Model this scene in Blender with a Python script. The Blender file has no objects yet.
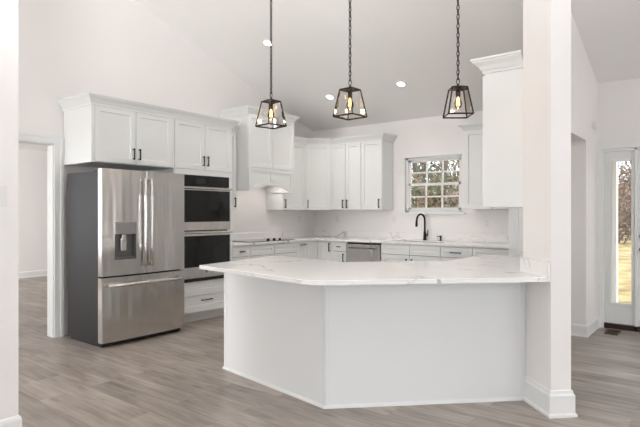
import bpy, bmesh, math, random
from mathutils import Vector, Matrix
C = bpy.context.scene.collection
R = math.radians
SC = bpy.context.scene
# ------------------------------------------------------------ camera, sky, lights, exposure
cd = bpy.data.cameras.new('camera'); cam = bpy.data.objects.new('camera', cd); C.objects.link(cam)
cd.sensor_width = 36; cd.lens = 516.6/640*36; cd.clip_start = .05; cd.clip_end = 300
cam.location = (0, 0, 1.30); cam.rotation_euler = (R(90), 0, R(38.1)); SC.camera = cam
SC.view_settings.view_transform = 'Standard'; SC.view_settings.look = 'None'
SC.view_settings.gamma = 1; SC.view_settings.use_curve_mapping = False
SC.view_settings.exposure = 0.07
w = bpy.data.worlds.new('sky'); SC.world = w; w.use_nodes = True
bg = w.node_tree.nodes['Background']; bg.inputs[0].default_value = (.88, .93, 1, 1); bg.inputs[1].default_value = 3.0
sd = bpy.data.lights.new('sun', 'SUN'); sd.energy = 2.4; sd.angle = R(1); sd.color = (1, .93, .82)
sun = bpy.data.objects.new('sun', sd); C.objects.link(sun)
sun.rotation_euler = Vector((.75, .45, -.62)).to_track_quat('-Z', 'Y').to_euler()
def area(name, loc, direction, sx, sy, energy, color=(1, 1, 1)):
    l = bpy.data.lights.new(name, 'AREA'); l.shape = 'RECTANGLE'; l.size = sx; l.size_y = sy; l.energy = energy; l.color = color
    o = bpy.data.objects.new(name, l); C.objects.link(o); o.location = loc
    o.rotation_euler = Vector(direction).to_track_quat('-Z', 'Y').to_euler(); return o
# added area lights standing in for daylight from sides out of view
area('rear_fill', (-.6, -5.55, 1.65), (0, 1, .25), 5.5, 2.5, 40, (.95, .98, 1))  # added fill, set at an unseen rear opening
area('entry_fill', (4.4, 5.0, 1.6), (-1, 0, .15), 2.6, 2.2, 54, (.96, .985, 1))  # added fill before a solid stretch of wall, brightens the entry
area('hallway_fill', (-4.4, -5.55, 1.6), (0, 1, .2), 1.8, 2.3, 165, (.97, .985, 1))  # added fill for the hallway, source out of view
area('bedroom_fill', (-9.3, .12, 1.5), (-.6, 1, 0), 1.8, 1.8, 85, (.97, .99, 1)).data.spread = R(130)  # added fill that brightens the bedroom beyond the doorway
# added fill light behind the camera, aimed up to even out the brightness
fl = area('ceiling_fill', (.1, -.9, 1.9), (-.52, .64, .74), .8, .8, 94, (.96, .98, 1)); fl.data.spread = R(84)

# ------------------------------------------------------------ materials
def lin(c): return tuple(((x/255)/12.92 if x/255 <= .04045 else ((x/255+.055)/1.055)**2.4) for x in c)
def mat(name, rgb, rough=.5, metal=0, **k):
    m = bpy.data.materials.new(name); m.use_nodes = True; b = m.node_tree.nodes['Principled BSDF']
    b.inputs['Base Color'].default_value = (*lin(rgb), 1); b.inputs['Roughness'].default_value = rough
    b.inputs['Metallic'].default_value = metal
    for kk, v in k.items(): b.inputs[kk.replace('_', ' ')].default_value = v
    return m
def N(m, t, **k):
    n = m.node_tree.nodes.new(t)
    for a, v in k.items(): setattr(n, a, v)
    return n
def L(m, a, b): m.node_tree.links.new(a, b)
def speck(m, rgb, scale=6, amt=.03, bump=0):
    """slight tone variation of a painted surface"""
    b = m.node_tree.nodes['Principled BSDF']; tc = N(m, 'ShaderNodeTexCoord'); no = N(m, 'ShaderNodeTexNoise')
    no.inputs['Scale'].default_value = scale; L(m, tc.outputs['Object'], no.inputs['Vector'])
    r = N(m, 'ShaderNodeValToRGB'); c = lin(rgb)
    r.color_ramp.elements[0].position = .3; r.color_ramp.elements[1].position = .7
    r.color_ramp.elements[0].color = (*[x*(1-amt) for x in c], 1); r.color_ramp.elements[1].color = (*[min(1, x*(1+amt)) for x in c], 1)
    L(m, no.outputs['Fac'], r.inputs[0]); L(m, r.outputs[0], b.inputs['Base Color'])
    if bump:
        n2 = N(m, 'ShaderNodeTexNoise'); n2.inputs['Scale'].default_value = 180; L(m, tc.outputs['Object'], n2.inputs['Vector'])
        bp = N(m, 'ShaderNodeBump'); bp.inputs['Strength'].default_value = bump; bp.inputs['Distance'].default_value = .002
        L(m, n2.outputs['Fac'], bp.inputs['Height']); L(m, bp.outputs[0], b.inputs['Normal'])
    return m
def paint(name, rgb, rough=.55, bump=.05): return speck(mat(name, rgb, rough), rgb, 1.2, .01, bump)
M = {}
M['wall'] = paint('wall_paint', (242, 238, 235), .6)
M['ceil'] = paint('ceiling_paint', (246, 243, 240), .75)
M['trim'] = paint('trim_paint', (238, 238, 236), .35, 0)
M['cab'] = paint('cabinet_paint', (236, 237, 235), .38, 0)
M['island'] = paint('island_paint', (236, 237, 236), .42, 0)
M['gap_shade'] = mat('cabinet_gap_shade', (95, 92, 88), .8)  # dark tone standing in for shade between cabinet fronts
M['black'] = mat('black_metal', (36, 32, 30), .38, .6)
M['bronze'] = mat('bronze_metal', (58, 50, 44), .42, .8)
M['plastic'] = mat('white_plastic', (236, 233, 230), .4)
M['darkgap'] = mat('black_plastic', (18, 18, 19), .4)
M['fridge_side'] = speck(mat('charcoal_steel', (36, 34, 36), .45, .2), (36, 34, 36), 3, .05)
M['blackglass'] = mat('black_glass', (17, 17, 19), .07)
M['cooktop'] = mat('cooktop_glass', (60, 55, 52), .06)
M['display'] = mat('oven_display', (44, 50, 56), .15)
M['dispenser'] = mat('dispenser_grey', (168, 167, 166), .3, .85)
M['dark_recess'] = mat('dispenser_recess', (112, 111, 111), .35, .6)
M['vent'] = mat('vent_metal', (84, 62, 48), .45, .4)
M['threshold'] = mat('threshold_bronze', (58, 40, 32), .45, .3)
def stainless(name, rgb, rough, wob=.25):
    m = mat(name, rgb, rough, 1, Anisotropic=.75); b = m.node_tree.nodes['Principled BSDF']
    tg = N(m, 'ShaderNodeTangent', direction_type='RADIAL', axis='Z'); L(m, tg.outputs[0], b.inputs['Tangent'])
    tc = N(m, 'ShaderNodeTexCoord'); mp = N(m, 'ShaderNodeMapping'); mp.inputs['Scale'].default_value = (6, 6, .6)
    L(m, tc.outputs['Object'], mp.inputs[0]); n = N(m, 'ShaderNodeTexNoise'); n.inputs['Scale'].default_value = 1.3; n.inputs['Detail'].default_value = 1
    L(m, mp.outputs[0], n.inputs['Vector'])
    mp2 = N(m, 'ShaderNodeMapping'); mp2.inputs['Scale'].default_value = (4, 4, 300); L(m, tc.outputs['Object'], mp2.inputs[0])
    n2 = N(m, 'ShaderNodeTexNoise'); n2.inputs['Scale'].default_value = 2; L(m, mp2.outputs[0], n2.inputs['Vector'])
    b1 = N(m, 'ShaderNodeBump'); b1.inputs['Strength'].default_value = wob; b1.inputs['Distance'].default_value = .07
    L(m, n.outputs['Fac'], b1.inputs['Height'])
    b2 = N(m, 'ShaderNodeBump'); b2.inputs['Strength'].default_value = .06; b2.inputs['Distance'].default_value = .001
    L(m, n2.outputs['Fac'], b2.inputs['Height']); L(m, b1.outputs[0], b2.inputs['Normal']); L(m, b2.outputs[0], b.inputs['Normal'])
    return m
M['steel'] = stainless('stainless_steel', (204, 201, 198), .19)
M['steel_h'] = mat('stainless_handle', (214, 212, 209), .2, 1)
M['nickel'] = mat('brushed_nickel', (150, 146, 140), .35, 1)
def quartz():
    m = mat('white_quartz', (229, 225, 221), .12); b = m.node_tree.nodes['Principled BSDF']
    tc = N(m, 'ShaderNodeTexCoord'); prev = None
    base = lin((246, 244, 242)); cur = None
    for sc, wdt, col, off, amt in ((.6, .009, (158, 150, 142), (3.1, 1.7, 0), .8), (1.2, .010, (198, 191, 186), (8.3, 2.2, 4), .6)):
        mp = N(m, 'ShaderNodeMapping'); mp.inputs['Location'].default_value = off; mp.inputs['Rotation'].default_value = (.5, .3, .7)
        mp.inputs['Scale'].default_value = (1, 1.9, 1.3)
        L(m, tc.outputs['Object'], mp.inputs[0]); n = N(m, 'ShaderNodeTexNoise'); n.inputs['Scale'].default_value = sc
        n.inputs['Detail'].default_value = 5; n.inputs['Roughness'].default_value = .5; n.inputs['Distortion'].default_value = .5
        L(m, mp.outputs[0], n.inputs['Vector'])
        s = N(m, 'ShaderNodeMath', operation='SUBTRACT'); s.inputs[1].default_value = .5; L(m, n.outputs['Fac'], s.inputs[0])
        a = N(m, 'ShaderNodeMath', operation='ABSOLUTE'); L(m, s.outputs[0], a.inputs[0])
        r = N(m, 'ShaderNodeMapRange'); r.inputs['From Min'].default_value = 0; r.inputs['From Max'].default_value = wdt
        r.inputs['To Min'].default_value = amt; r.inputs['To Max'].default_value = 0; L(m, a.outputs[0], r.inputs[0])
        nn = N(m, 'ShaderNodeTexNoise'); nn.inputs['Scale'].default_value = 2.3; L(m, mp.outputs[0], nn.inputs['Vector'])
        rr = N(m, 'ShaderNodeMapRange'); rr.inputs['From Min'].default_value = .42; rr.inputs['From Max'].default_value = .6; L(m, nn.outputs['Fac'], rr.inputs[0])
        mu = N(m, 'ShaderNodeMath', operation='MULTIPLY'); L(m, r.outputs[0], mu.inputs[0]); L(m, rr.outputs[0], mu.inputs[1])
        mx = N(m, 'ShaderNodeMix', data_type='RGBA'); mx.inputs[7].default_value = (*lin(col), 1)
        if cur is None: mx.inputs[6].default_value = (*base, 1)
        else: L(m, cur, mx.inputs[6])
        L(m, mu.outputs[0], mx.inputs[0]); cur = mx.outputs[2]
    L(m, cur, b.inputs['Base Color']); return m
M['quartz'] = quartz()
def planks():
    m = mat('grey_oak_planks', (160, 148, 138), .38); b = m.node_tree.nodes['Principled BSDF']
    tc = N(m, 'ShaderNodeTexCoord')
    br = N(m, 'ShaderNodeTexBrick'); br.offset = .37; br.inputs['Scale'].default_value = 1
    br.inputs['Brick Width'].default_value = 1.25; br.inputs['Row Height'].default_value = .18; br.inputs['Mortar Size'].default_value = .0012
    br.inputs['Mortar Smooth'].default_value = .2; br.inputs['Bias'].default_value = 0
    br.inputs['Color1'].default_value = (0, 0, 0, 1); br.inputs['Color2'].default_value = (1, 1, 1, 1); br.inputs['Mortar'].default_value = (.5, .5, .5, 1)
    L(m, tc.outputs['Object'], br.inputs['Vector'])
    sh = N(m, 'ShaderNodeVectorMath', operation='ADD'); L(m, tc.outputs['Object'], sh.inputs[0])
    sc2 = N(m, 'ShaderNodeVectorMath', operation='SCALE'); sc2.inputs[3].default_value = 7.3; L(m, br.outputs['Color'], sc2.inputs[0]); L(m, sc2.outputs[0], sh.inputs[1])
    mp = N(m, 'ShaderNodeMapping'); mp.inputs['Scale'].default_value = (1.1, 11, 1); L(m, sh.outputs[0], mp.inputs[0])
    g = N(m, 'ShaderNodeTexNoise'); g.inputs['Scale'].default_value = 2.2; g.inputs['Detail'].default_value = 6; g.inputs['Roughness'].default_value = .6; g.inputs['Distortion'].default_value = .5
    L(m, mp.outputs[0], g.inputs['Vector'])
    mp2 = N(m, 'ShaderNodeMapping'); mp2.inputs['Scale'].default_value = (1.2, 3.2, 1); L(m, sh.outputs[0], mp2.inputs[0])
    g2 = N(m, 'ShaderNodeTexNoise'); g2.inputs['Scale'].default_value = 1.4; g2.inputs['Detail'].default_value = 3; L(m, mp2.outputs[0], g2.inputs['Vector'])
    r = N(m, 'ShaderNodeValToRGB'); e = r.color_ramp.elements
    e[0].position = .28; e[0].color = (*lin((114, 104, 96)), 1); e[1].position = .72; e[1].color = (*lin((194, 184, 174)), 1)
    x = e.new(.5); x.color = (*lin((162, 151, 141)), 1)
    mixf = N(m, 'ShaderNodeMath', operation='MULTIPLY_ADD'); mixf.inputs[1].default_value = .55; L(m, g.outputs['Fac'], mixf.inputs[0])
    h2 = N(m, 'ShaderNodeMath', operation='MULTIPLY'); h2.inputs[1].default_value = .45; L(m, g2.outputs['Fac'], h2.inputs[0]); L(m, h2.outputs[0], mixf.inputs[2])
    L(m, mixf.outputs[0], r.inputs[0])
    # tone per plank
    tone = N(m, 'ShaderNodeMapRange'); tone.inputs['To Min'].default_value = .80; tone.inputs['To Max'].default_value = 1.08; L(m, br.outputs['Color'], tone.inputs[0])
    vm = N(m, 'ShaderNodeVectorMath', operation='SCALE'); L(m, r.outputs[0], vm.inputs[0]); L(m, tone.outputs[0], vm.inputs[3])
    # knots
    mp3 = N(m, 'ShaderNodeMapping'); mp3.inputs['Scale'].default_value = (1.6, 5, 1); L(m, sh.outputs[0], mp3.inputs[0])
    vo = N(m, 'ShaderNodeTexVoronoi'); vo.inputs['Scale'].default_value = 1.1; L(m, mp3.outputs[0], vo.inputs['Vector'])
    kr = N(m, 'ShaderNodeMapRange'); kr.inputs['From Min'].default_value = .03; kr.inputs['From Max'].default_value = .16; kr.inputs['To Min'].default_value = .62; kr.inputs['To Max'].default_value = 1; L(m, vo.outputs['Distance'], kr.inputs[0])
    v2 = N(m, 'ShaderNodeVectorMath', operation='SCALE'); L(m, vm.outputs[0], v2.inputs[0]); L(m, kr.outputs[0], v2.inputs[3])
    mm = N(m, 'ShaderNodeMapRange'); mm.inputs['To Min'].default_value = 1; mm.inputs['To Max'].default_value = .6; L(m, br.outputs['Fac'], mm.inputs[0])
    v3 = N(m, 'ShaderNodeVectorMath', operation='SCALE'); L(m, v2.outputs[0], v3.inputs[0]); L(m, mm.outputs[0], v3.inputs[3])
    L(m, v3.outputs[0], b.inputs['Base Color'])
    bp = N(m, 'ShaderNodeBump'); bp.inputs['Strength'].default_value = .12; bp.inputs['Distance'].default_value = .003
    L(m, g.outputs['Fac'], bp.inputs['Height']); L(m, bp.outputs[0], b.inputs['Normal'])
    return m
M['floor'] = planks()
def glass(name, tint=(.97, .98, .98), refl=.08):
    m = bpy.data.materials.new(name); m.use_nodes = True; nt = m.node_tree; nt.nodes.clear()
    o = N(m, 'ShaderNodeOutputMaterial'); mx = N(m, 'ShaderNodeMixShader'); t = N(m, 'ShaderNodeBsdfTransparent'); t.inputs[0].default_value = (*tint, 1)
    g = N(m, 'ShaderNodeBsdfGlossy'); g.inputs['Roughness'].default_value = .02
    lw = N(m, 'ShaderNodeFresnel'); lw.inputs[0].default_value = 1.45
    ad = N(m, 'ShaderNodeMath', operation='ADD'); ad.inputs[1].default_value = refl-.04; L(m, lw.outputs[0], ad.inputs[0])
    L(m, ad.outputs[0], mx.inputs[0]); L(m, t.outputs[0], mx.inputs[1]); L(m, g.outputs[0], mx.inputs[2]); L(m, mx.outputs[0], o.inputs[0]); return m
M['glass'] = glass('window_glass'); M['lantern_glass'] = glass('lantern_glass', (.98, .975, .965), .04)
M['bulb_glass'] = glass('amber_bulb_glass', (1, .93, .82), .05)
def emit(name, col, s):
    m = bpy.data.materials.new(name); m.use_nodes = True; b = m.node_tree.nodes['Principled BSDF']
    b.inputs['Base Color'].default_value = (*col, 1); b.inputs['Emission Color'].default_value = (*col, 1); b.inputs['Emission Strength'].default_value = s; return m
M['filament'] = emit('glowing_filament', (1, .62, .25), 6)
M['can_lens'] = emit('downlight_lens', (1, .95, .88), 9)
def noisy(name, stops, scale, rough=.9, detail=4):
    m = mat(name, (128, 128, 128), rough); b = m.node_tree.nodes['Principled BSDF']; tc = N(m, 'ShaderNodeTexCoord')
    n = N(m, 'ShaderNodeTexNoise'); n.inputs['Scale'].default_value = scale; n.inputs['Detail'].default_value = detail; L(m, tc.outputs['Object'], n.inputs['Vector'])
    r = N(m, 'ShaderNodeValToRGB'); e = r.color_ramp.elements
    for i, (p, c) in enumerate(stops):
        x = e[i] if i < 2 else e.new(p); x.position = p; x.color = (*lin(c), 1)
    L(m, n.outputs['Fac'], r.inputs[0]); L(m, r.outputs[0], b.inputs['Base Color']); return m
M['lawn'] = noisy('leaf_strewn_lawn', [(.35, (122, 106, 66)), (.65, (206, 184, 136)), (.5, (176, 152, 100))], 1.2)
M['bark'] = noisy('tree_bark', [(.35, (60, 52, 48)), (.65, (128, 116, 106))], 5)
M['leaf_brown'] = noisy('dry_leaves', [(.35, (104, 80, 64)), (.65, (178, 150, 128))], 1.5)
M['leaf_green'] = noisy('evergreen_leaves', [(.35, (34, 54, 22)), (.65, (96, 122, 54))], 1.5)

# ------------------------------------------------------------ mesh helpers
class MB:
    def __init__(s): s.v = []; s.f = []; s.T = None; s.smooth = False
    def add(s, vs, fs):
        n = len(s.v); s.v += [tuple(s.T @ Vector(p)) if s.T else tuple(p) for p in vs]; s.f += [tuple(i+n for i in f) for f in fs]; return s
    def box(s, x0, x1, y0, y1, z0, z1):
        return s.add([(x0,y0,z0),(x1,y0,z0),(x1,y1,z0),(x0,y1,z0),(x0,y0,z1),(x1,y0,z1),(x1,y1,z1),(x0,y1,z1)],
                     [(0,3,2,1),(4,5,6,7),(0,1,5,4),(1,2,6,5),(2,3,7,6),(3,0,4,7)])
    def prism(s, poly, z0, z1):
        n = len(poly)
        return s.add([(x,y,z0) for x,y in poly]+[(x,y,z1) for x,y in poly],
                     [tuple(range(n))[::-1], tuple(range(n,2*n))]+[(i,(i+1)%n,(i+1)%n+n,i+n) for i in range(n)])
    def prismx(s, poly, x0, x1):   # polygon in (y,z)
        n = len(poly)
        return s.add([(x0,y,z) for y,z in poly]+[(x1,y,z) for y,z in poly],
                     [tuple(range(n))[::-1], tuple(range(n,2*n))]+[(i,(i+1)%n,(i+1)%n+n,i+n) for i in range(n)])
    def prismy(s, poly, y0, y1):   # polygon in (x,z)
        n = len(poly)
        return s.add([(x,y0,z) for x,z in poly]+[(x,y1,z) for x,z in poly],
                     [tuple(range(n)), tuple(range(n,2*n))[::-1]]+[(i,i+n,(i+1)%n+n,(i+1)%n) for i in range(n)])
    def tube(s, pts, r, n=8, closed=False, caps=True):
        pts = [Vector(p) for p in pts]; rs = r if isinstance(r, (list, tuple)) else [r]*len(pts); m = len(pts); vs = []; fs = []; ref = None
        for i, p in enumerate(pts):
            if closed: t = (pts[(i+1)%m]-pts[i-1]).normalized()
            else: t = (pts[min(i+1,m-1)]-pts[max(i-1,0)]).normalized()
            if ref is None: ref = Vector((0,0,1)) if abs(t.z) < .9 else Vector((1,0,0))
            u = (ref-t*ref.dot(t)).normalized(); ref = u; v = t.cross(u)
            vs += [tuple(p+(u*math.cos(2*math.pi*k/n)+v*math.sin(2*math.pi*k/n))*rs[i]) for k in range(n)]
        for i in range(m if closed else m-1):
            j = (i+1) % m
            fs += [(i*n+k, i*n+(k+1)%n, j*n+(k+1)%n, j*n+k) for k in range(n)]
        if caps and not closed: fs += [tuple(range(n))[::-1], tuple(range((m-1)*n, m*n))]
        return s.add(vs, fs)
    def lathe(s, prof, c=(0,0,0), n=20):   # profile (r,z) about z
        vs = []; fs = []; m = len(prof)
        for r, z in prof: vs += [(c[0]+r*math.cos(2*math.pi*k/n), c[1]+r*math.sin(2*math.pi*k/n), c[2]+z) for k in range(n)]
        for i in range(m-1): fs += [(i*n+k, i*n+(k+1)%n, (i+1)*n+(k+1)%n, (i+1)*n+k) for k in range(n)]
        if prof[0][0] > 1e-5: fs.append(tuple(range(n))[::-1])
        if prof[-1][0] > 1e-5: fs.append(tuple(range((m-1)*n, m*n)))
        return s.add(vs, fs)
    def sweep(s, path, prof, z=0, closed=False):  # prof: (outward to the right of travel, height)
        m = len(path); P = [Vector(p) for p in path]; k = len(prof); vs = []; fs = []
        def nr(a, b): d = (b-a).normalized(); return Vector((d.y, -d.x))
        for i in range(m):
            if closed or 0 < i < m-1:
                a = nr(P[i-1], P[i]); b = nr(P[i], P[(i+1)%m]); n_ = (a+b); n_ = n_/max(.2, (1+a.dot(b)))
            else: n_ = nr(P[0], P[1]) if i == 0 else nr(P[-2], P[-1])
            vs += [(P[i].x+n_.x*o, P[i].y+n_.y*o, z+h) for o, h in prof]
        for i in range(m if closed else m-1):
            j = (i+1) % m; fs += [(i*k+q, j*k+q, j*k+(q+1)%k, i*k+(q+1)%k) for q in range(k)]
        if not closed: fs += [tuple(range(k)), tuple(range((m-1)*k, m*k))[::-1]]
        return s.add(vs, fs)
    def build(s, name, m, parent=None, bevel=0, smooth=False):
        me = bpy.data.meshes.new(name); me.from_pydata(s.v, [], s.f)
        b = bmesh.new(); b.from_mesh(me); bmesh.ops.remove_doubles(b, verts=b.verts, dist=1e-6); bmesh.ops.recalc_face_normals(b, faces=b.faces); b.to_mesh(me); b.free()
        me.materials.append(m); o = bpy.data.objects.new(name, me); C.objects.link(o)
        if smooth:
            for p in me.polygons: p.use_smooth = True
        if bevel:
            bm_ = o.modifiers.new('bevel', 'BEVEL'); bm_.width = bevel; bm_.segments = 2; bm_.limit_method = 'ANGLE'
        if parent: o.parent = parent
        return o
def tag(o, label, cat, group=None):
    o['label'] = label; o['category'] = cat
    if group: o['group'] = group
    return o
def thing(name, label, cat, loc=(0,0,0), rz=0, group=None):
    o = bpy.data.objects.new(name, None); C.objects.link(o); o.location = loc; o.rotation_euler = (0,0,rz); o.empty_display_size = .1
    return tag(o, label, cat, group)
def struct(name, mb, m, bevel=0, parent=None):
    o = mb.build(name, m, parent, bevel)
    if not parent: o['kind'] = 'structure'
    return o
def sempty(name, loc=(0,0,0)):
    o = bpy.data.objects.new(name, None); C.objects.link(o); o.location = loc; o['kind'] = 'structure'; return o
def copy_tree(o, parent=None):
    c = o.copy(); C.objects.link(c)
    if parent: c.parent = parent
    for ch in o.children: copy_tree(ch, c)
    return c

# ------------------------------------------------------------ room shell
W, B, HD = -5.54, 6.885, 6.62          # fridge wall face, sink wall face, front-door wall face
EAVE, SL, RY, YR, XR = 2.70, .334, .6, -5.7, 4.5
def zc(y): return EAVE+SL*(B-y) if y > RY else EAVE+SL*(B-RY)-SL*(RY-y)
def gable(mb, y0, y1, z0, x0, x1):     # piece of a wall running along y, up to the sloped ceiling
    pts = [(y0, z0), (y1, z0), (y1, zc(y1))]
    if y0 < RY < y1: pts.append((RY, zc(RY)))
    pts.append((y0, zc(y0))); mb.prismx(pts, x0, x1)
struct('floor', MB().box(-11.3, XR+.1, YR-.1, B+.1, -.08, 0), M['floor'])
th = .12
o = MB(); o.prismx([(RY, zc(RY)), (B+.1, zc(B+.1)), (B+.1, zc(B+.1)+th), (RY, zc(RY)+th)], W, XR+.1); struct('ceiling', o, M['ceil'])
o = MB(); o.prismx([(YR-.1, zc(YR-.1)), (RY, zc(RY)), (RY, zc(RY)+th), (YR-.1, zc(YR-.1)+th)], W, XR+.1); struct('ceiling_rear', o, M['ceil'])
DY0, DY1, DZ = 1.68, 2.543, 2.03       # bedroom doorway
o = MB(); gable(o, YR, DY0, 0, W-.12, W); gable(o, DY0, DY1, DZ, W-.12, W); gable(o, DY1, B, 0, W-.12, W); struct('wall_left', o, M['wall'])
WX0, WX1, WZ0, WZ1 = -3.783, -2.884, 1.315, 2.13
o = MB(); o.box(W-.12, WX0, B, B+.14, 0, EAVE+.02).box(WX1, -1.0, B, B+.14, 0, EAVE+.02).box(WX0, WX1, B, B+.14, 0, WZ0).box(WX0, WX1, B, B+.14, WZ1, EAVE+.02)
struct('wall_back', o, M['wall'])
# entry wall with the opening of the front door and its sidelight
EX0, EX1, EZ = -1.115, .22, 2.03
zt = zc(HD)
o = MB(); o.box(-1.15, EX0, HD, B, 0, zt).box(EX1, XR, HD, B, 0, zt).box(EX0, EX1, HD, B, EZ, zt); struct('wall_entry', o, M['wall'])
# wall between kitchen and entry: angled end, opening, then the block behind the counter end
F, FR, LL = (-.877, 3.51), (-.779, 3.608), (-1.122, 3.755)
OY0, OY1, OZ = 5.15, 6.0, 2.07
def zprism(mb, poly, z0):              # walls up to the sloped ceiling
    n = len(poly)
    mb.add([(x,y,z0) for x,y in poly]+[(x,y,zc(y)) for x,y in poly], [tuple(range(n))[::-1], tuple(range(n,2*n))]+[(i,(i+1)%n,(i+1)%n+n,i+n) for i in range(n)])
o = MB(); zprism(o, [F, FR, (-1.15, 3.979), (-1.15, OY0), (-1.27, OY0), (-1.27, 4.30), LL], 0); zprism(o, [(-1.27, OY0), (-1.15, OY0), (-1.15, OY1), (-1.27, OY1)], OZ)
struct('wall_center', o, M['wall'])
o = MB(); zprism(o, [(-1.95, OY1), (-1.15, OY1), (-1.15, B), (-1.95, B)], 0); struct('wall_pantry', o, M['wall'])
o = MB(); gable(o, YR, 1.281, 0, -3.35, -3.231); struct('wall_hall', o, M['wall'])
# living room: unseen walls behind and right of camera, openings sized to let in skylight
o = MB(); o.box(W, -5.3, YR-.1, YR, 0, EAVE).box(-3.5, -3.2, YR-.1, YR, 0, EAVE).box(-5.3, -3.5, YR-.1, YR, 2.75-.1, EAVE)
o.box(-3.2, 2.15, YR-.1, YR, 0, .35).box(-3.2, 2.15, YR-.1, YR, 2.6, EAVE).box(2.15, XR, YR-.1, YR, 0, EAVE).box(-.6, -.5, YR-.1, YR, .35, 2.6)
struct('wall_rear', o, M['wall'])
o = MB(); gable(o, YR, -1.9, 0, XR, XR+.1); gable(o, 2.3, B, 0, XR, XR+.1); o.box(XR, XR+.1, -1.9, 2.3, 0, .35); gable(o, -1.9, 2.3, 2.95, XR, XR+.1); struct('wall_right', o, M['wall'])
# bedroom beyond the doorway
struct('wall_bedroom', MB().box(-11.3, -11.12, -.1, B+.1, 0, 2.6), M['wall'])
struct('wall_bedroom_back', MB().box(-11.12, W-.12, B, B+.1, 0, 2.6), M['wall'])
struct('wall_bedroom_front', MB().box(-11.12, W-.12, -.1, 0, 0, .5).box(-11.12, -10.2, -.1, 0, .5, 2.6).box(-6.6, W-.12, -.1, 0, .5, 2.6).box(-10.2, -6.6, -.1, 0, 2.4, 2.6), M['wall'])
struct('ceiling_bedroom', MB().box(-11.3, W-.12, -.1, B+.1, 2.6, 2.7), M['ceil'])
# baseboards
BB = [(0, 0), (.020, 0), (.020, .012), (.014, .02), (.014, .105), (.010, .118), (.004, .128), (0, .13)]
BBL = [(0, 0), (.028, 0), (.028, .016), (.018, .026), (.018, .135), (.010, .15), (.008, .165), (0, .17)]
def base(name, path, prof=BB): struct(name, MB().sweep(path, prof), M['trim'])
base('baseboard_center', [(-1.094, 3.727), F, FR, (-1.15, 3.979), (-1.15, OY0)], BBL)
base('baseboard_pantry', [(-1.80, OY1), (-1.15, OY1), (-1.15, HD)])
base('baseboard_bedroom', [(-11.12, .1), (-11.12, B)])
base('baseboard_hall', [(-3.231, YR), (-3.231, 1.281), (-3.35, 1.281)])
base('baseboard_left', [(W, YR), (W, DY0-.09)])
base('baseboard_right', [(XR, 6.5), (XR, YR)])
base('baseboard_entry', [(EX1+.09, HD), (XR, HD)])
# doorway casing of the bedroom
o = MB()
for a, b in ((DY0-.09, DY0), (DY1, DY1+.09)):
    o.box(W, W+.018, a, b, 0, DZ+.0); o.box(W+.018, W+.026, a+(0 if a < DY0 else .06), b-(.06 if a < DY0 else 0), 0, DZ+.06)
o.box(W, W+.018, DY0-.09, DY1+.09, DZ, DZ+.09).box(W+.018, W+.026, DY0-.09, DY1+.09, DZ+.06, DZ+.09)
o.box(W-.12, W, DY0, DY0+.015, 0, DZ-.015).box(W-.12, W, DY1-.015, DY1, 0, DZ-.015).box(W-.12, W, DY0, DY1, DZ-.015, DZ)
struct('trim_1', o, M['trim'])
# narrow panel trim on the end of the pantry wall
struct('trim_2', MB().box(-1.949, -1.862, OY1-.02, OY1, 0, 2.3).box(-1.862, -1.84, OY1-.028, OY1, 0, 2.3), M['trim'], .002)
# kitchen window
win = sempty('window_1', (WX0, B, WZ0))
def wbox(*a): return MB().box(*a)
o = MB(); T = Matrix.Translation((-WX0, -B, -WZ0)); o.T = T
fy0, fy1 = B+.05, B+.10
fw = .035
o.box(WX0, WX0+fw, fy0, fy1, WZ0, WZ1).box(WX1-fw, WX1, fy0, fy1, WZ0, WZ1).box(WX0, WX1, fy0, fy1, WZ1-fw, WZ1).box(WX0, WX1, fy0, fy1, WZ0, WZ0+fw)
o.build('window_frame', M['trim'], win, .003)
zm = WZ0+(WZ1-WZ0)*.49
for nm, z0, z1, yy in (('upper', zm, WZ1-fw, B+.082), ('lower', WZ0+fw, zm+.03, B+.062)):
    o = MB(); o.T = T; x0, x1 = WX0+fw, WX1-fw; s = .035
    o.box(x0, x0+s, yy-.012, yy+.012, z0, z1).box(x1-s, x1, yy-.012, yy+.012, z0, z1).box(x0, x1, yy-.012, yy+.012, z0, z0+s).box(x0, x1, yy-.012, yy+.012, z1-s, z1)
    for k in (1, 2):
        xm = x0+s+(x1-x0-2*s)*k/3; o.box(xm-.011, xm+.011, yy-.009, yy+.009, z0+s, z1-s)
    zz = (z0+z1)/2; o.box(x0+s, x1-s, yy-.009, yy+.009, zz-.011, zz+.011)
    sash = o.build('window_sash', M['trim'], win, .002)
    g = MB(); g.T = T; g.box(x0+s, x1-s, yy-.002, yy+.002, z0+s, z1-s); g.build('pane', M['glass'], sash)
o = MB(); o.T = T; o.box(WX0-.05, WX1+.05, B-.035, B+.05, WZ0-.025, WZ0); o.build('window_sill', M['trim'], win, .004)
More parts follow.
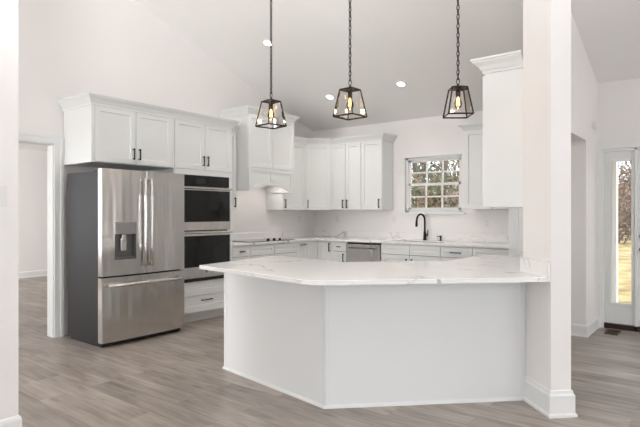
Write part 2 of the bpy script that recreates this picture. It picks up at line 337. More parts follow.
# front door and its sidelight
dz1 = EZ
o = MB(); o.box(EX0-.075, EX0, HD-.02, HD, 0, EZ+.075).box(EX1, EX1+.075, HD-.02, HD, 0, EZ+.075).box(EX0, EX1, HD-.02, HD, EZ, EZ+.075)
o.box(EX0, EX0+.03, HD, HD+.12, 0, EZ).box(EX1-.03, EX1, HD, HD+.12, 0, EZ).box(EX0, EX1, HD, HD+.12, EZ-.03, EZ).box(-.785, -.76, HD, HD+.12, 0, EZ)
struct('trim_3', o, M['trim'], .003)
sl = sempty('window_2', (-1.085, HD+.03, 0))
def lite(root, X0, X1, gx0, gx1, gz0, gz1, Z0, Z1, y0, y1, nm):
    ox, oy = root.location.x, root.location.y; T = Matrix.Translation((-ox, -oy, 0))
    p = MB(); p.T = T
    p.box(X0, gx0, y0, y1, Z0, Z1).box(gx1, X1, y0, y1, Z0, Z1).box(gx0, gx1, y0, y1, Z0, gz0).box(gx0, gx1, y0, y1, gz1, Z1)
    p.build(nm, M['trim'], root, .002)
    q = MB(); q.T = T; e = .028
    q.box(gx0-e, gx0, y0-.012, y0, gz0-e, gz1+e).box(gx1, gx1+e, y0-.012, y0, gz0-e, gz1+e).box(gx0, gx1, y0-.012, y0, gz0-e, gz0).box(gx0, gx1, y0-.012, y0, gz1, gz1+e)
    fr = q.build('glass_frame', M['trim'], root, .004)
    g = MB(); g.T = T; g.box(gx0, gx1, y0+.003, y0+.008, gz0, gz1); g.build('pane', M['glass'], fr)
lite(sl, -1.085, -.785, -1.012, -.818, .295, 1.885, .06, 2.0, HD+.03, HD+.052, 'panel')
dr = sempty('door_1', (-.76, HD+.03, 0))
lite(dr, -.76, .19, -.62, .05, .9, 1.88, .02, 2.0, HD+.03, HD+.075, 'door_panel')
o = MB(); o.T = Matrix.Translation((0, 0, 0)); o.lathe([(.0, 0), (.027, 0), (.027, .01), (.0, .012)], n=16)
hb = MB(); hb.T = Matrix.Translation((.045, 0, .905)) @ Matrix.Rotation(R(90), 4, 'X'); hb.lathe([(.0, 0), (.028, 0), (.028, .008), (.012, .012), (.012, .045), (.0, .047)], n=16)
hb.T = Matrix.Translation((0, 0, 0)); hb.box(.035, .15, -.052, -.038, .897, .913)
hb.T = Matrix.Translation((.045, 0, 1.05)) @ Matrix.Rotation(R(90), 4, 'X'); hb.lathe([(.0, 0), (.027, 0), (.025, .018), (.0, .02)], n=16)
hb.build('door_handle', M['black'], dr)
struct('trim_4', MB().box(-1.085, .19, HD+.0, HD+.13, 0, .055), M['threshold'])

# ------------------------------------------------------------ cabinetry helpers (local: x along the front, y into the wall, z up)
def shaker(x0, x1, z0, z1, fw=.057, t=.02, rec=.012, y=0):
    mb = MB(); b = .004
    a = [(x0,z0),(x1,z0),(x1,z1),(x0,z1)]; i = [(x0+fw,z0+fw),(x1-fw,z0+fw),(x1-fw,z1-fw),(x0+fw,z1-fw)]
    j = [(x0+fw+b,z0+fw+b),(x1-fw-b,z0+fw+b),(x1-fw-b,z1-fw-b),(x0+fw+b,z1-fw-b)]
    yb, yf, yr = y, y-t, y-t+rec
    vs = [(x,yb,z) for x,z in a]+[(x,yf,z) for x,z in a]+[(x,yf,z) for x,z in i]+[(x,yr,z) for x,z in j]
    fs = [(0,1,2,3)]
    for k in range(4):
        n = (k+1) % 4; fs += [(k,n,n+4,k+4),(k+4,n+4,n+8,k+8),(k+8,n+8,n+12,k+12)]
    fs.append((12,13,14,15)); return mb.add(vs, fs)
def pull(x, z, vert=True, ln=.13, y=-.02):
    mb = MB(); h = ln/2; r = .0058
    if vert: mb.box(x-r, x+r, y-.034, y-.023, z-h, z+h).box(x-r, x+r, y-.024, y, z-h+.004, z-h+.016).box(x-r, x+r, y-.024, y, z+h-.016, z+h-.004)
    else: mb.box(x-h, x+h, y-.034, y-.023, z-r, z+r).box(x-h+.004, x-h+.016, y-.024, y, z-r, z+r).box(x+h-.016, x+h-.004, y-.024, y, z-r, z+r)
    return mb
G = .0035
def door(root, x0, x1, z0, z1, handle=None, nm='door', fw=.057):
    d = shaker(x0+G, x1-G, z0+G, z1-G, fw).build(nm, M['cab'], root, .0012)
    if handle:
        k, hx, hz, ln = handle
        pull(hx, hz, k == 'v', ln).build('handle', M['black'], d, .0012)
    return d
def carcass(root, x0, x1, z0, z1, depth, toe=0, nm='body'):
    mb = MB(); e = .0008
    mb.box(x0+e, x1-e, 0.0, depth, z0+toe, z1)
    if toe: mb.box(x0+e, x1-e, .075, depth, 0, toe)
    return mb.build(nm, M['cab'], root, .0008)
def gapplate(root, x0, x1, z0, z1):    # dark sheet that paints the shade in the gaps between doors
    return MB().box(x0+.006, x1-.006, -.0012, 0, z0+.006, z1-.006).build('shade_sheet', M['gap_shade'], root)
CR = [(0, -.025), (.012, -.025), (.012, -.006), (.020, .004), (.032, .026), (.060, .054), (.060, .062), (.072, .066), (.072, .078), (0, .078)]
CRB = [(0, 0), (.014, 0), (.014, .018), (.026, .028), (.042, .056), (.078, .088), (.078, .098), (.090, .102), (.090, .118), (0, .118)]
UB, UT = 1.355, 2.40                   # wall cabinet bottom and top

# cabinet over the refrigerator
FX = -4.97
r = thing('wall_cabinet', 'deep white two-door cabinet hanging directly above the stainless refrigerator', 'cabinet', (FX, 2.64, 0), R(90), 'white shaker kitchen cabinets')
carcass(r, 0, .98, 1.815, UT, .565); gapplate(r, 0, .98, 1.815, UT)
door(r, .03, .49, 1.82, UT-.005, ('v', .455, 1.93, .12)); door(r, .49, .95, 1.82, UT-.005, ('v', .525, 1.93, .12))
for a, b in ((-.002, .03), (.95, .978)): MB().box(a, b, -.018, .0, 1.815, UT).build('stile', M['cab'], r)
# oven tower
r = thing('oven_cabinet', 'tall white cabinet housing the double wall oven, doors above and drawer below', 'cabinet', (FX, 3.622, 0), R(90), 'white shaker kitchen cabinets')
ow0, ow1, oz0, oz1 = .065, .815, .49, 1.755
o = MB(); o.box(0, ow0, 0, .565, .10, UT).box(ow1, .878, 0, .565, .10, UT).box(ow0, ow1, 0, .565, .10, oz0).box(ow0, ow1, 0, .565, oz1, UT).box(ow0, ow1, .56, .565, oz0, oz1).box(0, .878, .075, .565, 0, .10)
o.box(0, .878, -.018, 0, oz1+.0, 1.82).box(0, ow0, -.018, 0, .10, oz1).box(ow1, .878, -.018, 0, .10, oz1).box(ow0, ow1, -.018, 0, .40, oz0)
o.build('body', M['cab'], r, .0008); MB().box(.006, .872, -.0012, 0, 1.825, UT-.01).build('shade_sheet', M['gap_shade'], r)  # second part is a dark sheet painting the gap shade behind the doors
door(r, 0, .438, 1.82, UT-.005, ('v', .405, 1.93, .12)); door(r, .438, .876, 1.82, UT-.005, ('v', .471, 1.93, .12))
MB().box(ow0, ow1, -.018, 0, .115, .40).build('face_frame', M['cab'], r)
o = shaker(.03, .85, .13, .40, .075, y=-.018).build('drawer', M['cab'], r, .0012); pull(.44, .265, False, .16, -.038).build('handle', M['black'], o, .001)
# narrow cabinet between tower and hood
r = thing('wall_cabinet', 'narrow white wall cabinet squeezed between the oven tower and the range hood', 'cabinet', (-5.23, 4.502, 0), R(90), 'white shaker kitchen cabinets')
carcass(r, 0, .312, UB, UT, .305); door(r, 0, .312, UB, UT-.005, ('v', .27, 1.45, .13))
# wall cabinet right of the hood
r = thing('wall_cabinet', 'single-door white wall cabinet just right of the range hood', 'cabinet', (-5.23, 5.736, 0), R(90), 'white shaker kitchen cabinets')
carcass(r, 0, .537, UB, UT, .305); gapplate(r, 0, .537, UB, UT); door(r, 0, .537, UB, UT-.005, ('v', .045, 1.45, .13))
# diagonal corner wall cabinet
r = thing('corner_cabinet', 'white diagonal wall cabinet filling the kitchen corner', 'cabinet', (W, B, 0), 0, 'white shaker kitchen cabinets')
o = MB(); o.prism([(.003, -.003), (.003, -.61), (.31, -.61), (.61, -.31), (.61, -.003)], UB, UT); o.build('body', M['cab'], r, .0008)
o = shaker(.012, .412, UB+G, UT-.005, .057); o2 = MB(); o2.T = Matrix.Translation((.31, -.61, 0)) @ Matrix.Rotation(R(45), 4, 'Z'); o2.add(o.v, o.f); d = o2.build('door', M['cab'], r, .0012)
p = pull(.05, 1.45, True, .13); o2 = MB(); o2.T = Matrix.Translation((.31, -.61, 0)) @ Matrix.Rotation(R(45), 4, 'Z'); o2.add(p.v, p.f); o2.build('handle', M['black'], d)
# back wall cabinets
UY = B-.31
r = thing('wall_cabinet', 'two-door white wall cabinet on the window wall beside the corner cabinet', 'cabinet', (-4.928, UY, 0), 0, 'white shaker kitchen cabinets')
carcass(r, 0, .575, UB, UT, .305); gapplate(r, 0, .575, UB, UT); door(r, 0, .2875, UB, UT-.005, ('v', .25, 1.45, .13)); door(r, .2875, .575, UB, UT-.005, ('v', .325, 1.45, .13))
r = thing('wall_cabinet', 'single-door white wall cabinet left of the window, at the end of its run', 'cabinet', (-4.351, UY, 0), 0, 'white shaker kitchen cabinets')
carcass(r, 0, .372, UB, UT, .305); gapplate(r, 0, .372, UB, UT); door(r, 0, .372, UB, UT-.005, ('v', .325, 1.45, .13))
r = thing('wall_cabinet', 'white wall cabinet right of the window, half hidden behind the taller cabinet', 'cabinet', (-2.72, UY, 0), 0, 'white shaker kitchen cabinets')
carcass(r, 0, .765, UB, UT, .305); gapplate(r, 0, .765, UB, UT); door(r, 0, .38, UB, UT-.005, ('v', .34, 1.45, .13)); door(r, .38, .765, UB, UT-.005, ('v', .42, 1.45, .13))
MB().sweep([(-.0, .305), (0, 0), (.67, 0)], CR, UT).build('crown_molding', M['cab'], r)
# tall wall cabinet near the column
r = thing('wall_cabinet', 'tall white wall cabinet with plain side panel and large crown beside the column', 'cabinet', (-1.60, 5.10, 0), R(-90), 'white shaker kitchen cabinets')
HT = 2.50
MB().box(0, .80, 0, .325, UB, HT).build('body', M['cab'], r, .001); gapplate(r, 0, .8, UB, HT)
door(r, 0, .40, UB, HT-.03, ('v', .36, 1.45, .13)); door(r, .40, .80, UB, HT-.03, ('v', .44, 1.45, .13))
MB().sweep([(.0, .325), (0, 0), (.80, 0), (.80, .325)], CRB, HT-.02).build('crown_molding', M['cab'], r)
# crown mouldings that run across several cabinets
o = MB().sweep([(W+.002, 2.64), (-4.952, 2.64), (-4.952, 4.502), (-5.212, 4.502), (-5.212, 4.812)], CR, UT+.008); tag(o.build('crown_molding', M['cab']), 'white crown molding along the top of the refrigerator and oven cabinets', 'molding', 'long crown moldings on the cabinet tops')
o = MB().sweep([(-5.212, 5.738), (-5.212, 6.268), (-4.922, 6.558), (-3.979, 6.558), (-3.979, B-.002)], CR, UT); tag(o.build('crown_molding', M['cab']), 'white crown molding bending round the corner wall cabinets left of the window', 'molding', 'long crown moldings on the cabinet tops')
# range hood
r = thing('range_hood', 'tall white cabinet-style range hood with arched valance above the cooktop', 'range hood', (-5.0, 4.823, 0), R(90))
hw, hd = .91, .535
o = MB(); o.box(0, hw, 0, hd, 1.80, 2.66).box(0, .018, 0, hd, 1.61, 1.80).box(hw-.018, hw, 0, hd, 1.61, 1.80); o.build('body', M['cab'], r, .001)
for a, b in ((.0, hw/2), (hw/2, hw)): shaker(a+.004, b-.004, 1.925, 2.635, .055).build('door', M['cab'], r, .0012)
# arched valance: pieces between a flat top and an arched bottom edge
def arch(x): 
    if x < .09 or x > hw-.09: return 1.61
    t = (x-hw/2)/(hw/2-.09); return 1.61+.085*(1-t*t)
xs = [hw*i/40 for i in range(41)]
o = MB(); top = 1.918
for a, b in zip(xs, xs[1:]): o.add([(a,-.012,arch(a)),(b,-.012,arch(b)),(b,-.012,top),(a,-.012,top),(a,0,arch(a)),(b,0,arch(b)),(b,0,top),(a,0,top)], [(0,1,2,3),(4,7,6,5),(0,4,5,1),(3,2,6,7)]+([(0,3,7,4)] if a == 0 else [])+([(1,5,6,2)] if b == hw else []))
def band(zlo, zhi, x0, x1):
    for a, b in zip(xs, xs[1:]):
        if a >= x0-1e-6 and b <= x1+1e-6:
            o.add([(a,-.022,zlo(a)),(b,-.022,zlo(b)),(b,-.022,zhi(b)),(a,-.022,zhi(a)),(a,-.012,zlo(a)),(b,-.012,zlo(b)),(b,-.012,zhi(b)),(a,-.012,zhi(a))], [(0,1,2,3),(4,7,6,5),(0,4,5,1),(3,2,6,7),(0,3,7,4),(1,5,6,2)])
band(arch, lambda x: arch(x)+.055, 0, hw); band(lambda x: top-.05, lambda x: top, 0, hw)
for a, b in ((0, .0682), (.42, .49), (hw-.0682, hw)): o.box(a, b, -.022, -.012, max(arch(a), arch(b))+.05 if a != .42 else 1.74, top-.05)
o.build('valance', M['cab'], r)
MB().sweep([(0, hd), (0, 0), (hw, 0), (hw, hd)], CR, 2.645).build('crown_molding', M['cab'], r)
MB().box(.03, hw-.03, .02, hd-.02, 1.76, 1.80).build('vent_insert', M['nickel'], r)
for k, x in enumerate((.22, .69)):
    MB().box(x-.03, x+.03, .20, .26, 1.755, 1.76).build('hood_fill_patch', M['can_lens'], r)  # added glowing squares under the hood
    l = bpy.data.lights.new('hood_fill', 'AREA'); l.shape = 'DISK'; l.size = .12; l.energy = .8; l.color = (1, .94, .89)  # added fill that brightens the wall and worktop below the hood
    lo = bpy.data.objects.new('hood_fill', l); C.objects.link(lo); lo.parent = r; lo.location = (x, .23, 1.75)

# ------------------------------------------------------------ base cabinets
CT, CB = .915, .885
def basecab(label, loc, rz, wd, fronts, name='base_cabinet', depth=.565):
    r = thing(name, label, 'cabinet', loc, rz, 'white shaker kitchen cabinets'); carcass(r, 0, wd, 0, CB-.001, depth, .10); gapplate(r, 0, wd, .11, CB-.01)
    for nm, x0, x1, z0, z1, h in fronts: door(r, x0, x1, z0, z1, h, nm, .05 if nm == 'drawer' or nm == 'panel' else .057)
    return r
D0, D1 = .733, .872
basecab('narrow white drawer base cabinet beside the oven tower', (FX, 4.502, 0), R(90), .308, [('drawer', 0, .308, D0, D1, ('h', .154, .803, .07)), ('drawer', 0, .308, .42, D0, ('h', .154, .58, .1)), ('drawer', 0, .308, .11, .42, ('h', .154, .27, .1))])
basecab('wide white base cabinet under the cooktop', (FX, 4.811, 0), R(90), .953, [('panel', 0, .476, D0, D1, None), ('panel', .476, .953, D0, D1, None), ('drawer', 0, .953, .42, D0, ('h', .476, .6, .2)), ('drawer', 0, .953, .11, .42, ('h', .476, .28, .2))])
basecab('slim white pull-out base cabinet right of the cooktop cabinet', (FX, 5.765, 0), R(90), .253, [('door', 0, .253, .11, D1, ('h', .126, .835, .12))])
r = thing('corner_cabinet', 'white L-shaped base cabinet turning the kitchen corner under the worktop', 'cabinet', (W, B, 0), 0, 'white shaker kitchen cabinets')
o = MB(); lp = [(.003, -.003), (.003, -.865), (.57, -.865), (.57, -.61), (.868, -.61), (.868, -.003)]; o.prism(lp, .10, CB-.001); o.prism([(.003,-.003),(.003,-.865),(.495,-.865),(.495,-.535),(.868,-.535),(.868,-.003)], 0, .10); o.build('body', M['cab'], r)
def xf(src, T): q = MB(); q.T = T; q.add(src.v, src.f); return q
TA = Matrix.Translation((.57, -.865, 0)) @ Matrix.Rotation(R(90), 4, 'Z'); TB = Matrix.Translation((.59, -.61, 0))
xf(shaker(G, .235, .11, D1), TA).build('door', M['cab'], r, .001)
d = xf(shaker(.002, .272, .11, D1), TB).build('door', M['cab'], r, .001); xf(pull(.235, .79, True, .13), TB).build('handle', M['black'], d)
BY = B-.61
basecab('narrow white base cabinet between the corner cabinet and the dishwasher', (-4.67, BY, 0), 0, .258, [('drawer', 0, .258, D0, D1, ('h', .129, .803, .05)), ('door', 0, .258, .11, D0, ('v', .215, .64, .13))], depth=.605)
basecab('wide white sink base cabinet right of the dishwasher', (-3.815, BY, 0), 0, .90, [('panel', 0, .45, D0, D1, None), ('panel', .45, .90, D0, D1, None), ('door', 0, .45, .11, D0, ('v', .41, .62, .13)), ('door', .45, .90, .11, D0, ('v', .49, .62, .13))], depth=.605)
basecab('white base cabinet with one black drawer pull, right of the sink', (-2.914, BY, 0), 0, .428, [('drawer', 0, .428, D0, D1, ('h', .214, .80, .15)), ('door', 0, .428, .11, D0, ('v', .04, .62, .13))], depth=.605)
basecab('last white base cabinet at the right end of the sink wall', (-2.485, BY, 0), 0, .50, [('drawer', 0, .50, D0, D1, None), ('door', 0, .25, .11, D0, ('v', .21, .62, .13)), ('door', .25, .50, .11, D0, ('v', .29, .62, .13))], depth=.605)
# dishwasher
r = thing('dishwasher', 'stainless steel dishwasher with bar handle under the worktop', 'dishwasher', (-4.411, BY, 0), 0)
MB().box(.004, .592, .02, .57, .03, CB-.003).build('body', M['darkgap'], r)
MB().box(.012, .584, -.03, .02, .11, .853).build('door', M['steel'], r, .004)
MB().box(.012, .584, -.012, .02, .856, .878).build('control_strip', M['darkgap'], r)
MB().box(.07, .526, -.065, -.05, .79, .812).box(.075, .095, -.052, -.03, .793, .809).box(.50, .52, -.052, -.03, .793, .809).build('handle', M['nickel'], r, .003)
MB().box(.012, .584, .05, .06, 0, .10).build('toe_kick', M['darkgap'], r)
# perimeter worktop with sink cut-out, upstand as a part
SX0, SX1, SY0, SY1 = -3.68, -3.03, 6.36, 6.74
r = thing('worktop', 'L-shaped white quartz worktop with grey veins along the cooktop and sink walls', 'worktop', (W, B, CB))
o = MB(); o.T = Matrix.Translation((-W, -B, -CB))
o.box(W+.002, -4.925, 4.502, 6.22, CB, CT).box(W+.002, SX0, SY0, B-.002, CB, CT).box(W+.002, -4.925, 6.22, SY0, CB, CT).box(-4.925, SX0, 6.22, SY0, CB, CT)
o.box(SX0, SX1, 6.22, SY0, CB, CT).box(SX0, SX1, SY1, B-.002, CB, CT).box(SX1, -1.952, 6.22, B-.002, CB, CT); o.build('slab', M['quartz'], r)
o = MB(); o.T = Matrix.Translation((-W, -B, -CB)); o.box(W+.002, W+.022, 4.502, B-.022, CT, CT+.10).box(W+.002, -1.952, B-.022, B-.002, CT, CT+.10); o.build('upstand', M['quartz'], r, .002)
# sink, faucet, soap dispenser
r = thing('sink', 'stainless undermount sink set into the white worktop below the window', 'sink', ((SX0+SX1)/2, (SY0+SY1)/2, .70))
o = MB(); a, b, t_ = (SX1-SX0)/2, (SY1-SY0)/2, .004; zt_ = .20
o.box(-a, a, -b, b, -.004, 0).box(-a, -a+t_, -b, b, 0, zt_).box(a-t_, a, -b, b, 0, zt_).box(-a, a, -b, -b+t_, 0, zt_).box(-a, a, b-t_, b, 0, zt_); o.build('basin', M['nickel'], r)
o = MB(); o.lathe([(0, .001), (.045, .001), (.045, .006), (.02, .004), (0, .004)]); o.build('drain', M['nickel'], r)
r = thing('faucet', 'black gooseneck kitchen faucet with side lever behind the sink', 'faucet', (-3.405, 6.79, CT))
o = MB(); o.lathe([(0, 0), (.030, 0), (.030, .008), (.022, .014), (.019, .12), (.016, .13), (0, .13)]); o.build('base', M['black'], r, 0, True)
pts = [(0, 0, .12), (0, 0, .27)]
for k in range(0, 11): 
    a = math.pi*k/10*1.0; pts.append((-.03*(1-math.cos(a))*1.0, -.065*(1-math.cos(a)), .29+.085*math.sin(a)))
pts += [(-.061, -.131, .265)]
MB().tube(pts, .014, 10).build('spout', M['black'], r, 0, True)
MB().tube([(-.060, -.130, .285), (-.0615, -.133, .27), (-.062, -.135, .21), (-.062, -.135, .195)], [.013, .016, .018, .014], 12).build('spray_head', M['black'], r, 0, True)
MB().tube([(.01, 0, .075), (.045, -.005, .077)], .013, 10).tube([(.042, -.005, .077), (.052, -.01, .10), (.058, -.02, .15)], [.009, .007, .006], 8).build('lever', M['black'], r, 0, True)
r = thing('soap_dispenser', 'small black soap dispenser on the worktop right of the faucet', 'soap dispenser', (-3.16, 6.79, CT))
MB().lathe([(0, 0), (.021, 0), (.021, .006), (.013, .01), (.013, .05), (.017, .055), (.017, .072), (0, .074)]).build('base', M['black'], r, 0, True)
MB().tube([(0, 0, .064), (-.02, -.05, .066), (-.022, -.058, .056)], .006, 8).build('nozzle', M['black'], r, 0, True)
# cooktop
r = thing('cooktop', 'black glass cooktop with five small knobs under the range hood', 'cooktop', (-5.22, 5.278, CT))
MB().box(-.255, .255, -.45, .45, .0, .008).build('glass_top', M['cooktop'], r, .003)
o = MB()
for cx, cy, rr in ((-.12, -.28, .08), (.08, -.28, .1), (0, 0, .12), (-.12, .28, .1)):
    n = 28
    vs = [(cx+(rr-q)*math.cos(2*math.pi*k/n), cy+(rr-q)*math.sin(2*math.pi*k/n), .0085) for q in (0, .004) for k in range(n)]
    o.add(vs, [(k, (k+1) % n, (k+1) % n+n, k+n) for k in range(n)])
o.build('burner_marks', M['nickel'], r)
for k in range(5):
    q = MB(); q.lathe([(0, 0), (.019, 0), (.018, .02), (.015, .026), (0, .026)], (.19-.05*(k % 2), .03+.062*(k-1.2), .008), 14); q.build('knob', M['darkgap'], r, 0, True)

# ------------------------------------------------------------ refrigerator (local: front faces +x in world)
r = thing('refrigerator', 'large stainless french-door refrigerator with dark sides left of the wall oven', 'refrigerator', (-4.69, 2.60, 0), 0)
FW = .96
MB().box(-.70, -.085, .012, FW-.012, .03, 1.715).build('case', M['fridge_side'], r, .004)
MB().box(-.66, -.06, .03, FW-.03, 0, .03).box(-.12, -.05, .02, FW-.02, .012, .05).build('toe_grille', M['darkgap'], r)
MB().box(-.085, -.072, .016, FW-.016, .05, 1.70).build('gasket', M['darkgap'], r)
for a in (.02, FW-.10): MB().box(-.20, -.075, a, a+.08, 1.715, 1.735).build('hinge_cover', M['darkgap'], r, .003)
def bowed(y0, y1, z0, z1, hole=None):
    """door leaf: plan follows a gentle bow over the whole refrigerator width; optional rectangular recess"""
    def bx(y): t = (y-FW/2)/(FW/2); return .012*(1-t*t)
    ys = sorted(set([y0, y0+.006, y1-.006, y1]+[y0+(y1-y0)*i/14 for i in range(1, 14)]+([hole[0], hole[1]] if hole else [])))
    mb = MB(); segs = [(z0, z1, 0)] if not hole else [(z0, hole[2], 0), (hole[2], hole[3], 1), (hole[3], z1, 0)]
    def fx(y): return bx(y)-(.003 if y in (y0, y1) else 0)
    for za, zb, h in segs:
        for a, b in zip(ys, ys[1:]):
            if h and a >= hole[0]-1e-6 and b <= hole[1]+1e-6: continue
            mb.add([(fx(a), a, za), (fx(b), b, za), (fx(b), b, zb), (fx(a), a, zb)], [(0, 1, 2, 3)])
    for z in (z0, z1):
        mb.add([(fx(y), y, z) for y in ys]+[(-.07, y1, z), (-.07, y0, z)], [tuple(range(len(ys)+2))])
    mb.add([(fx(y0), y0, z0), (fx(y0), y0, z1), (-.07, y0, z1), (-.07, y0, z0)], [(0, 1, 2, 3)]); mb.add([(fx(y1), y1, z0), (fx(y1), y1, z1), (-.07, y1, z1), (-.07, y1, z0)], [(0, 1, 2, 3)])
    mb.add([(-.07, y0, z0), (-.07, y1, z0), (-.07, y1, z1), (-.07, y0, z1)], [(0, 1, 2, 3)])
    if hole:
        a, b, c, d = hole; e = -.045
        mb.add([(e,a,c),(e,b,c),(e,b,d),(e,a,d),(fx(a),a,c),(fx(b),b,c),(fx(b),b,d),(fx(a),a,d)], [(0,1,2,3),(0,4,5,1),(3,2,6,7),(0,3,7,4),(1,5,6,2)])
    return mb
dl = bowed(.0, .475, .692, 1.735, (.13, .36, .845, 1.215)).build('left_door', M['steel'], r)
drr = bowed(.479, FW, .692, 1.735).build('right_door', M['steel'], r)
fz = bowed(.0, FW, .05, .676).build('freezer_drawer', M['steel'], r)
MB().box(-.045, .012, .13, .36, 1.095, 1.215).build('dispenser_panel', M['dispenser'], dl, .003)
o = MB().box(-.0449, -.043, .131, .359, .846, 1.094); o.box(-.043, .008, .131, .136, .846, 1.094).box(-.043, .008, .354, .359, .846, 1.094).box(-.043, .010, .131, .359, .846, .868); o.build('dispenser_recess', M['dark_recess'], dl)
MB().box(-.035, -.01, .205, .265, .93, 1.06).box(-.03, -.002, .215, .255, 1.03, 1.094).build('dispenser_paddle', M['steel_h'], dl, .004)
def bar(y, z0, z1): 
    q = MB(); q.tube([(.012, y, z0+.02), (.045, y, z0+.02)], .010, 8).tube([(.012, y, z1-.02), (.045, y, z1-.02)], .010, 8)
    q.tube([(.050, y, z0), (.056, y, z0+.2), (.060, y, (z0+z1)/2), (.056, y, z1-.2), (.050, y, z1)], .0165, 10); return q
bar(.442, .765, 1.66).build('handle', M['steel_h'], dl, 0, True); bar(.513, .765, 1.66).build('handle', M['steel_h'], drr, 0, True)
q = MB(); q.tube([(.005, .09, .60), (.045, .09, .60)], .01, 8).tube([(.005, .83, .60), (.045, .83, .60)], .01, 8).tube([(.048, .05, .60), (.056, .25, .60), (.060, .46, .60), (.056, .67, .60), (.048, .91, .60)], .018, 10); q.build('handle', M['steel_h'], fz, 0, True)
# ------------------------------------------------------------ double wall oven
r = thing('wall_oven', 'stainless double wall oven with black glass doors built into the tall cabinet', 'oven', (-4.952, 3.622, 0), R(90))
MB().box(ow0+.004, ow1-.004, .02, .52, oz0+.003, oz1-.003).build('case', M['darkgap'], r)
MB().box(ow0, ow1, -.012, .02, 1.625, oz1).build('control_panel', M['blackglass'], r, .002)
MB().box(.30, .44, -.0135, -.012, 1.655, 1.72).build('display', M['display'], r)
for x0, nx, px in ((.20, 3, .028), (.50, 4, .05)):
    for k in range(nx): MB().box(x0+k*px, x0+.016+k*px, -.0130, -.012, 1.66, 1.672).build('touch_key', M['display'], r)
def ovdoor(z0, z1, gz0, gz1):
    d = MB().box(ow0, ow1, -.035, .02, z0, gz0).box(ow0, ow1, -.035, .02, gz1, z1).box(ow0, ow0+.012, -.035, .02, gz0, gz1).box(ow1-.012, ow1, -.035, .02, gz0, gz1).build('oven_door', M['steel'], r, .002)
    MB().box(ow0+.012, ow1-.012, -.034, .0, gz0, gz1).build('glass', M['blackglass'], d)
    zh = z1-.018; hb = MB(); hb.tube([(ow0+.012, -.078, zh), (ow1-.012, -.078, zh)], .0125, 12).box(ow0+.03, ow0+.055, -.078, -.035, zh-.01, zh+.01).box(ow1-.055, ow1-.03, -.078, -.035, zh-.01, zh+.01)
    hb.build('handle', M['steel_h'], d, 0); return d
ovdoor(1.10, 1.618, 1.20, 1.575); d = ovdoor(.535, 1.09, .665, 1.035)
MB().box(.42, .45, -.0358, -.035, .59, .62).build('badge', M['nickel'], d)
MB().box(ow0, ow1, -.02, .02, .493, .53).build('vent_grille', M['darkgap'], r)

# ------------------------------------------------------------ island with the angled bar
A_, B_, Cc = (-3.306, 2.917), (-2.103, 2.732), (-1.096, 3.727)
IT, IB = .89, .86
ZF = Matrix.Identity(4)
r = thing('kitchen_island', 'white angled island base with flat panels attached to the column', 'island', (-2.103, 2.732, 0))
TI = Matrix.Translation((2.103, -2.732, 0))
o = MB(); o.T = TI
body = [A_, B_, Cc, (-1.126, 3.757), (-1.275, 4.305), (-1.275, 4.97), (-1.87, 4.97), (-1.87, 4.25), (-2.52, 3.54), (-3.27, 3.60)]
o.prism(body, 0, IB-.001); o.build('base', M['island'], r)
# thin applied corner trims and shoe moulding
def edge_trim(p, q, wdt, t, z0, z1, at=0.0):
    p, q = Vector(p), Vector(q); d = (q-p).normalized(); n = Vector((d.y, -d.x)); a = p+d*at; b = a+d*wdt
    return [(a.x, a.y), (a.x+n.x*t, a.y+n.y*t), (b.x+n.x*t, b.y+n.y*t), (b.x, b.y)]
ab = (Vector(B_)-Vector(A_)).length; bc = (Vector(Cc)-Vector(B_)).length
for poly in (edge_trim(A_, B_, .018, .006, 0, IB), edge_trim(A_, B_, .022, .009, 0, IB, ab-.024), edge_trim(B_, Cc, .022, .009, 0, IB, .002), edge_trim(B_, Cc, .02, .006, 0, IB, bc-.03)):
    o = MB(); o.T = TI; o.prism(poly, .02, IB-.002); o.build('corner_trim', M['island'], r, .001)
o = MB(); o.T = TI; o.sweep([(-3.27, 3.60), A_, B_, Cc], [(0, 0), (.014, 0), (.012, .012), (.006, .02), (0, .02)]); o.build('shoe_molding', M['trim'], r)
top = [(-3.284, 2.635), (-2.06, 2.447), (-2.01, 2.449), (-1.955, 2.475), (-1.897, 2.519), (-.905, 3.50), (-.8775, 3.508), (-1.1235, 3.754), (-1.273, 4.30), (-1.273, 4.99), (-1.90, 4.99), (-1.888, 4.246), (-2.53, 3.57), (-3.371, 3.69), (-3.446, 3.587), (-3.337, 2.98), (-3.292, 2.665)]
r = thing('countertop', 'white quartz countertop with grey veins and rounded corner on the angled island', 'countertop', (-2.0, 3.0, IB))
o = MB(); o.T = Matrix.Translation((2.0, -3.0, -IB)); o.prism(top, IB, IT); o.build('slab', M['quartz'], r, .003)
o = MB(); o.T = Matrix.Translation((2.0, -3.0, -IB)); s2 = .7071*.02
o.prism([(-.879, 3.508), (-1.1235, 3.7525), (-1.273, 4.30), (-1.273, 4.98), (-1.293, 4.98), (-1.293, 4.30), (-1.1405, 3.742), (-.893, 3.494)], IT, IT+.10); o.build('upstand', M['quartz'], r, .002)

